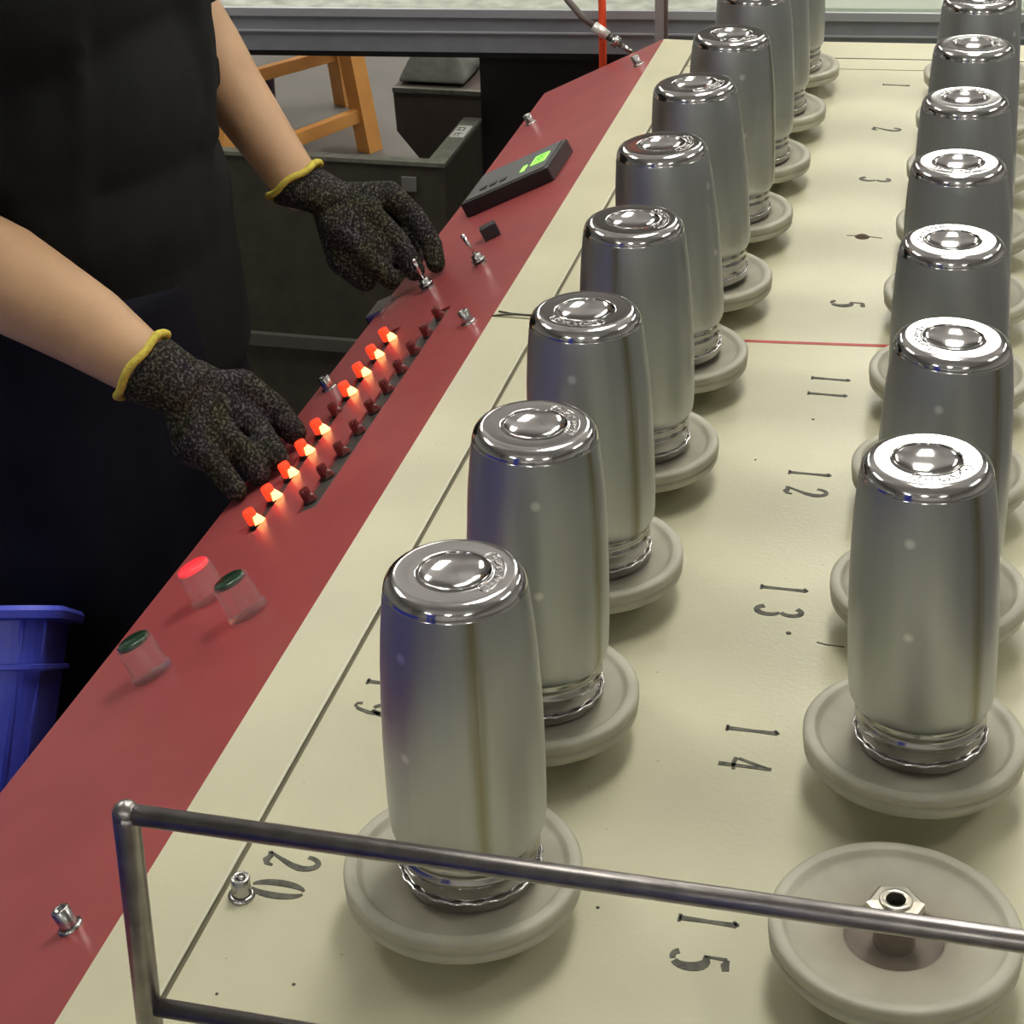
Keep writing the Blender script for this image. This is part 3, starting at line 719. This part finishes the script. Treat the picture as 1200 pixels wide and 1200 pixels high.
def shirt():
    mb = MB()
    mb.sphere((-.690, .97, .90), (.145, .19, .17), n=24); mb.sphere((-.693, .97, 1.02), (.135, .18, .17), n=24); mb.sphere((-.72, .97, 1.17), (.135, .19, .15), n=24)
    chain(mb, [NS, Vector((-.745, .97, 1.25)), FS], [.072, .085, .07])
    chain(mb, [(-.735, .97, 1.27), (-.722, .97, 1.325)], [.07, .066])
    chain(mb, [NS, NS.lerp(NE, .72)], [.072, .066])
    chain(mb, [FS, FS.lerp(FE, .86)], [.070, .066])
    # soft folds
    rnd = random.Random(5)
    for k in range(9):
        a = radians(-70+rnd.uniform(0, 150)); z0 = rnd.uniform(.80, 1.12)
        p = [(-.69+(.139-.006*j)*cos(a+.05*j), .97+(.184-.005*j)*sin(a+.05*j), z0+.05*j) for j in range(5)]
        chain(mb, p, [.006, .010, .012, .010, .006])
    mb.lathe([(.0001, .70), (.150, .70), (.158, .73), (.150, .86), (.0001, .86)], 28, M=Matrix.Diagonal((.98, 1.22, 1)), c=(-.69, .97, 0))
    return mb
hp(remeshed('t_shirt', shirt(), .0095, CLOTH, smooth=6))
def trousers():
    mb = MB(); mb.sphere((-.70, .97, .84), (.128, .178, .14), n=20)
    for y0, yk in ((.885, .862), (1.055, 1.083)):
        chain(mb, [(-.70, y0, .82), (-.685, yk, .47), (-.70, yk, .27), (-.712, yk, .10)], [.102, .082, .076, .070])
        for z in (.14, .2, .43, .5): chain(mb, [(-.64, yk-.05, z), (-.62, yk, z+.012), (-.64, yk+.05, z)], [.016, .02, .016])
    return mb
hp(remeshed('trousers', trousers(), .0105, NAVY, smooth=5))
mb = MB()
mb.lathe([(.0001, .27), (.175, .27), (.180, .29), (.176, .50), (.162, .70), (.150, .86), (.0001, .88)], 40, M=Matrix.Diagonal((1.0, 1.28, 1)), c=(-.70, .95, 0))
rnd = random.Random(9)
for k in range(16):
    a = 2*pi*k/16+rnd.uniform(-.1, .1); chain(mb, [(-.70+.150*cos(a), .95+.190*sin(a), .80), (-.70+.166*cos(a+.05), .95+.212*sin(a+.05), .55), (-.70+.172*cos(a+.03), .95+.222*sin(a+.03), .30)], [.006, .014, .02])
hp(remeshed('apron_dark_fill', mb, .011, NAVY, smooth=5))  # apron widened into a dark fill for the shade round the legs
for yk in (.865, 1.08):
    mb = MB(); chain(mb, [(-.745, yk, .045), (-.66, yk, .042), (-.575, yk, .036)], [.044, .044, .035]); mb.box((-.66, yk, .012), (.26, .085, .024))
    hp(remeshed('shoe', mb, .006, SHOE, smooth=3))
mb = MB(); mb.sphere((-.685, .97, 1.535), (.088, .082, .085), n=24); mb.sphere((-.715, .97, 1.49), (.06, .074, .08), n=20)
hp(remeshed('hair', mb, .006, HAIR, smooth=4))
for sy in (-1, 1):
    hp(MB().sphere((-.5885, .97+sy*.030, 1.510), (.009, .013, .008), n=12).build('eye', EYE))
hp(MB().sphere((-.5665, .97, 1.4435), (.006, .022, .006), n=12).build('mouth', LIP))
def glove(H, el, rw, vw):
    vw = Vector(vw)
    mb = MB(); w_ = Vector(H['w']); w2 = Vector(H['w2']); dr = (w_-Vector(el)).normalized()
    hand(mb, H, .0018)
    dr = (dr - vw*(dr.dot(vw))*.75).normalized()
    Y = Vector((0, 1, 0)); U = dr.cross(Y).normalized()*-1; V = U.cross(dr).normalized()
    n = 7
    # knitted cuff: stacked ellipsoids flattening towards the palm
    for k in range(9):
        t = k/8; c = w_.lerp(w2, t*1.15)+U*0; e = rw*(1-.10*t)
        M = Matrix((dr, V, U)).transposed(); mb.sphere(c, (.012, e*(1.0+.10*t), e*(1-.20*t)), n=22, M=M)
    g = remeshed('glove', mb, .0026, GLOVE, smooth=5, fac=.5); g['label'] = 'grey and black knitted work glove'
    hp(g)
    # yellow elastic rim
    pts = []; base = w_-dr*.009
    for k in range(48):
        a = 2*pi*k/48; pts.append(base+V*(rw+.0012)*cos(a)+U*(rw+.0012)*sin(a)+dr*.0016*sin(5*a))
    b_ = MB().tube(pts, .0042, 10, closed=True).build('cuff_rim', YELLOW)
    b_.parent = g; b_['label'] = 'yellow elastic rim of the glove'
glove(HN, (-.5812, .70, .8900), .0370, (-.396, .815, -.42))
glove(HF, (-.5959, 1.165, .9846), .0350, (-.336, .878, -.34))

# ------------------------------------------------------------------ blue crates
def crate(label, loc, rot=(0, 0, 0)):
    W, D, Hh = .42, .32, .27
    t = empty('blue_crate', loc, label, 'crate', 'blue plastic crates')
    # origin at the rim centre, body hangs below; walls taper inward
    def ring(z, f, wd, dd): return [(sx*wd/2*f, sy*dd/2*f, z) for sx, sy in ((-1, -1), (1, -1), (1, 1), (-1, 1))]
    def rounded(wd, dd, r, z, n=6):
        o_ = []
        for cx, cy, a0 in ((wd/2-r, dd/2-r, 0), (-wd/2+r, dd/2-r, 90), (-wd/2+r, -dd/2+r, 180), (wd/2-r, -dd/2+r, 270)):
            for k in range(n+1): a = radians(a0+90*k/n); o_.append((cx+r*cos(a), cy+r*sin(a), z))
        return o_
    def loft(rings, mi=0):
        mb = MB(); n = len(rings[0]); vs = [p for r_ in rings for p in r_]; fs = []
        for i in range(len(rings)-1):
            for k in range(n): fs.append((i*n+k, i*n+(k+1) % n, (i+1)*n+(k+1) % n, (i+1)*n+k))
        return mb.add(vs, fs, mi)
    sh = [rounded(W-.03, D-.03, .03, 0), rounded(W-.034, D-.034, .03, -.05), rounded(W-.09, D-.09, .03, -Hh)]
    ish = [rounded(W-.10, D-.10, .025, -Hh+.006), rounded(W-.042, D-.042, .028, -.05), rounded(W-.038, D-.038, .028, 0)]
    mb = loft(sh+ish+[sh[0]]); mb.box((0, 0, -Hh+.003), (W-.11, D-.11, .006)); mb.build('shell', BLUE, t)
    rm = loft([rounded(W-.03, D-.03, .03, -.012), rounded(W, D, .04, -.010), rounded(W+.004, D+.004, .042, -.003), rounded(W-.002, D-.002, .04, .0015), rounded(W-.034, D-.034, .028, .0015), rounded(W-.036, D-.036, .028, -.01)])
    rm.build('rim', BLUE, t)
    bd = loft([rounded(W-.030, D-.030, .03, -.052), rounded(W-.024, D-.024, .032, -.053), rounded(W-.025, D-.025, .032, -.057), rounded(W-.034, D-.034, .03, -.058)]); bd.build('band', BLUE, t)
    rb = MB(); wn = MB()
    def wallpt(sideax, u, z, off):
        f = -z/Hh; wx = (W-.034-.056*f)/2; wy = (D-.034-.056*f)/2
        if sideax == 0: return (u*(1-.13*f), -wy-off, z)
        if sideax == 1: return (wx+off, u*(1-.13*f), z)
        if sideax == 2: return (u*(1-.13*f), wy+off, z)
        return (-wx-off, u*(1-.13*f), z)
    for ax, hw in ((0, .175), (1, .125), (2, .175), (3, .125)):
        n = 9 if ax % 2 == 0 else 7
        for i in range(n):
            u = -hw+2*hw*i/(n-1)
            rb.tube([wallpt(ax, u, -.012, .001), wallpt(ax, u, -.06, .001), wallpt(ax, u, -.262, .001)], .0028, 6)
            if i < n-1:
                um = u+hw/(n-1); h_ = hw/(n-1)*.55
                for (za, zb) in ((-.075, -.125), (-.14, -.19), (-.205, -.245)):
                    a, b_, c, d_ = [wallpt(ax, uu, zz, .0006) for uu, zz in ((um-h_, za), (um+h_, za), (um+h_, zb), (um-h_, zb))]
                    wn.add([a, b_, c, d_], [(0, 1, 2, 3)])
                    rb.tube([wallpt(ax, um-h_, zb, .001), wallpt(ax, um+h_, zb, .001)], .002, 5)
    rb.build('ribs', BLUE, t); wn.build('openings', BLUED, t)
    t.rotation_euler = rot
    return t
# leaning crate on its stand, beside the console
c0 = crate('blue plastic crate leaning beside the console at the left picture edge', (0, 0, 0))
TL = radians(-33)
Rm = Matrix.Rotation(radians(24), 3, 'Z') @ Matrix.Rotation(TL, 3, 'X') @ Matrix.Rotation(radians(6), 3, 'Y')
corner = Vector((-.534, .500, .694)) ; off = Rm @ Vector((.21, -.16, 0))
c0.location = corner-off; c0.rotation_euler = Rm.to_euler()
cb = c0.location + Rm @ Vector((0, 0, -.280))
st = empty('crate_stand', (cb.x, cb.y, 0), 'low dark steel stand under the leaning blue crate', 'stand', rz=radians(24))
for sx in (-.15, .15):
    for sy in (-.11, .11): MB().tube([(sx, sy, 0), (sx, sy, cb.z-.008-sy*.65)], .012, 8).build('leg', DARKST, st)
MB().box((0, 0, cb.z-.006), (.34, .26, .010), M=Matrix.Rotation(TL, 3, 'X') @ Matrix.Rotation(radians(6), 3, 'Y')).build('shelf', DARKST, st)
# stacks of the same crates left of the operator, outside the frame (they show as blue reflections)
nn = 0
for (cx, cy, n_) in ((-.55, -1.45, 6), (-.82, -.60, 3), (-.82, -.16, 3)):
    for j in range(n_):
        dup(c0, (cx, cy, .275+.275*j), (0, 0, pi/2), 'blue plastic crate, level %s from the floor in the %s stack left of the operator' % (ordn[j], ['nearest', 'middle', 'farthest'][nn]))
    nn += 1

# ------------------------------------------------------------------ rear bench
RB = .11
bench = empty('rear_bench', (-.4, 2.2, 0), 'slate grey framed bench with a worn white top behind the table', 'bench', rz=RB)
def bb(name, x0, x1, y0, y1, z0, z1, m, bev=0):
    return MB().box(((x0+x1)/2, (y0+y1)/2, (z0+z1)/2), (x1-x0, y1-y0, z1-z0), bev=bev).build(name, m, bench)
bb('bench_top', -1.5, 2.0, .004, .62, .800, .812, BENCHT)
bb('front_lip', -1.5, 2.0, -.004, .004, .800, .814, SLATEL)
bb('upper_beam', -1.5, .2255, 0, .05, .775, .800, SLATE)
bb('upper_beam', .2275, 2.0, 0, .05, .775, .800, SLATE)
bb('beam_bead', -1.5, 2.0, -.003, .002, .772, .775, SLATEL)
bb('lower_beam', -1.5, 2.0, .001, .05, .738, .772, SLATE)
bb('gasket', -1.5, 2.0, .006, .04, .727, .738, RUBBER)
for x in (-1.45, 1.95):
    for y in (.05, .55): bb('leg', x-.03, x+.03, y-.03, y+.03, 0, .74, SLATE)
under_fill = bb('under_dark_fill', -.19, 1.4, .12, .60, .06, .727, BLKPL)  # black box added to darken the space under the bench
# glass-topped tray strip to the right
bb('glass_strip', .30, 2.0, .012, .10, .812, .818, mat('pale_green_glass', (.55, .62, .52), .12, coat=.6))

# orange-red and grey uprights, hose
post = empty('orange_post', (-.316, 1.985, 0), 'thin orange red upright post behind the console tip', 'post')
MB().tube([(0, 0, 0), (0, 0, 1.5)], .0062, 12).build('tube', ORANGE, post)
MB().lathe([(.0001, .006), (.03, .006), (.03, 0)], 20).build('foot_plate', ORANGE, post)
post2 = empty('grey_post', (-.228, 2.0, 0), 'slim grey upright profile behind the table corner', 'post')
MB().box((0, 0, .75), (.014, .012, 1.5)).build('profile', mat('pale_grey_profile', (.33, .32, .32), .4, .3), post2)
MB().box((.0095, 0, .75), (.005, .010, 1.5)).build('side_rib', mat('brown_rib', (.12, .08, .07), .5), post2)
MB().box((0, 0, .003), (.05, .05, .006)).build('foot_plate', STEEL, post2)
hose = empty('air_hose', (-.30, 1.97, .85), 'grey brown air hose ending in a bright metal fitting', 'hose')
def ho(o): o.parent = hose; o.matrix_parent_inverse = Matrix.Translation((.30, -1.97, -.85)); return o
pts = [(-.50, 2.02, 1.15), (-.44, 2.0, 1.02), (-.395, 1.985, .930), (-.368, 1.975, .892), (-.345, 1.97, .868), (-.322, 1.97, .852)]
ho(MB().tube(pts, .0055, 10).build('hose_tube', HOSE))
def seg(name, a, b_, r, m, n=12, r2=None): return ho(MB().tube([a, b_], [r, r2 or r], n).build(name, m))
seg('ferrule', (-.326, 1.968, .855), (-.304, 1.966, .840), .0082, mat('pale_ferrule', (.75, .75, .72), .3, .4), 12)
seg('dark_link', (-.304, 1.966, .840), (-.293, 1.965, .833), .0055, DARKST)
seg('hex_fitting', (-.296, 1.965, .836), (-.287, 1.965, .829), .0098, CHROME, 6)
seg('nozzle', (-.287, 1.965, .829), (-.258, 1.963, .812), .0048, CHROME, 12, .0035)
ho(MB().tube([(-.50, 2.02, 1.15), (-.7, 2.2, 1.5), (-.8, 2.4, 2.2), (-.8, 2.4, ZC)], .0055, 8).build('hose_drop', HOSE))

# ------------------------------------------------------------------ open dark bin under the rear bench
b1 = empty('open_bin', (-.95, 2.0, 0), 'dark olive sheet metal bin with a worn grey rim and a white sticker', 'bin')
def bn(name, lo, hi, m, bev=0):
    c = [(a+b_)/2 for a, b_ in zip(lo, hi)]; d = [b_-a for a, b_ in zip(lo, hi)]
    o = MB().box((c[0]+.95, c[1]-2.0, c[2]), d, bev=bev).build(name, m, b1); return o
bn('near_wall', (-1.30, 2.0, .04), (-.587, 2.006, .595), BINM)
bn('right_wall', (-.593, 2.006, .04), (-.587, 2.235, .595), BINM)
bn('near_rim', (-1.30, 1.997, .595), (-.585, 2.018, .602), BINRIM)
bn('right_rim', (-.617, 2.018, .595), (-.585, 2.238, .602), BINRIM)
bn('skid', (-1.30, 2.0, 0), (-1.24, 2.2, .04), BINM); bn('skid', (-.65, 2.0, 0), (-.59, 2.2, .04), BINM)
bn('cross_rail', (-1.30, 1.988, .250), (-.60, 2.0, .272), mat('dull_rail', (.1, .095, .085), .5, .3))
bn('left_wall', (-1.30, 2.006, .04), (-1.294, 2.235, .3), BINM)
bn('tag_plate', (-.66, 1.996, .55), (-.635, 2.0, .575), mat('grey_tag', (.16, .16, .15), .5))
sk = bn('sticker', (-.613, 2.13, .602), (-.589, 2.19, .603), STICK)
for (x, y, dx, dy) in ((-.607, 2.142, .002, .014), (-.601, 2.142, .002, .014), (-.601, 2.149, .012, .002), (-.606, 2.165, .010, .002), (-.598, 2.17, .002, .016), (-.604, 2.178, .012, .002), (-.607, 2.17, .002, .014)):
    MB().box((x+.95, y-2.0, .6033), (dx, dy, .0005)).build('print_stroke', DARKST, sk)

# brown tapered container with grey sacks on it, beyond the bin
b2 = empty('brown_container', (-.75, 3.1, 0), 'dark brown tapered container beyond the open bin', 'container')
pr = [(-.992, .399), (-.987, .300), (-.937, .238), (-.78, .238), (-.76, .30), (-.755, .399)]
n = len(pr); vs = [(x+.75, -.1, z) for x, z in pr]+[(x+.75, .35, z) for x, z in pr]
MB().add(vs, [tuple(range(n)), tuple(range(2*n-1, n-1, -1))]+[(i, (i+1) % n, n+(i+1) % n, n+i) for i in range(n-1)]+[(n-1, 0, n, 2*n-1)]).build('hopper', BROWNB, b2)
MB().box((-.123, -.1, .396), (.237, .012, .01)).build('rim', BINRIM, b2)
for sx in (-.16, -.06):
    for sy in (-.05, .3): MB().box((sx, sy, .12), (.03, .03, .24)).build('leg', BROWNB, b2)
mb = MB(); mb.add([(-.99, 3.02, .404), (-.83, 3.02, .404), (-.83, 3.2, .404), (-.99, 3.2, .404), (-.925, 3.05, .545), (-.905, 3.1, .545)],
   [(0, 1, 2, 3), (0, 1, 5, 4), (1, 2, 5), (2, 3, 4, 5), (3, 0, 4)])
mb.sphere((-.93, 3.10, .43), (.05, .06, .025)); mb.sphere((-.87, 3.12, .43), (.045, .06, .025))
o = remeshed('grey_sack', mb, .008, GREYB, smooth=3); tag(o, 'crumpled grey sack heaped on the brown container', 'sack')
bx = MB().box((0, 0, .25), (.9, .4, .5), bev=.01).build('dark_fill_block', mat('near_black_fill', (.02, .022, .022), .7), loc=(-.28, 3.32, 0)); tag(bx, 'near black block added to darken the space right of the brown container', 'cabinet')  # near-black block added to keep the background dark here

# ------------------------------------------------------------------ wooden stool in the background
stl = empty('wooden_stool', (-1.30, 3.70, 0), 'orange varnished wooden stool standing on the grey floor', 'stool')
def so(o): o.parent = stl; o.matrix_parent_inverse = Matrix.Translation((1.30, -3.70, 0)); return o
def beam(name, a, b_, w_, h_, m=WOOD):
    a, b_ = Vector(a), Vector(b_); dv = (b_-a); L = dv.length; q = dv.to_track_quat('X', 'Z').to_matrix()
    return so(MB().box((a+b_)/2, (L, w_, h_), M=q, bev=.003).build(name, m))
A1 = Vector((-1.285, 3.69, 0)); A2 = Vector((-1.50, 3.23, 0)); A3 = Vector((-1.80, 3.55, 0)); A4 = Vector((-1.47, 4.05, 0))
tops = [Vector((-1.345, 3.68, .44)), Vector((-1.51, 3.31, .44)), Vector((-1.68, 3.58, .44)), Vector((-1.47, 3.93, .44))]
Rg = Matrix.Rotation(radians(65), 3, 'Z')
for a, b_ in zip((A1, A2, A3, A4), tops):
    dv = b_-a; q = dv.to_track_quat('Z', 'X').to_matrix()
    vs = []
    for P, f in ((a, 1), (b_, 1)):
        for sx, sy in ((-1, -1), (1, -1), (1, 1), (-1, 1)): vs.append(P+Rg @ Vector((sx*.024, sy*.022, 0)))
    so(MB().add(vs, [(3, 2, 1, 0), (4, 5, 6, 7), (0, 1, 5, 4), (1, 2, 6, 5), (2, 3, 7, 6), (3, 0, 4, 7)]).build('leg', WOOD))
def at(a, b_, z): return a.lerp(b_, z/.44)
beam('stretcher', at(A1, tops[0], .10), at(A2, tops[1], .10), .022, .036)
beam('stretcher', at(A3, tops[2], .16), at(A4, tops[3], .16), .022, .036)
beam('stretcher', at(A2, tops[1], .14), at(A3, tops[2], .14), .022, .036)
beam('apron', at(A4, tops[3], .26), at(A3, tops[2], .26), .03, .055)
beam('apron', at(A1, tops[0], .27), at(A4, tops[3], .25), .022, .05)
so(MB().box((-1.52, 3.57, .455), (.46, .52, .03), M=Matrix.Rotation(radians(-25), 3, 'Z'), bev=.006).build('seat', WOOD))
pt = MB().lathe([(.0001, 0), (.033, 0), (.032, .105), (.028, .11), (.0001, .112)], 18).build('plum_canister', PLUM, loc=(-1.66, 3.92, 0)); tag(pt, 'dark plum canister standing under the wooden stool', 'canister')
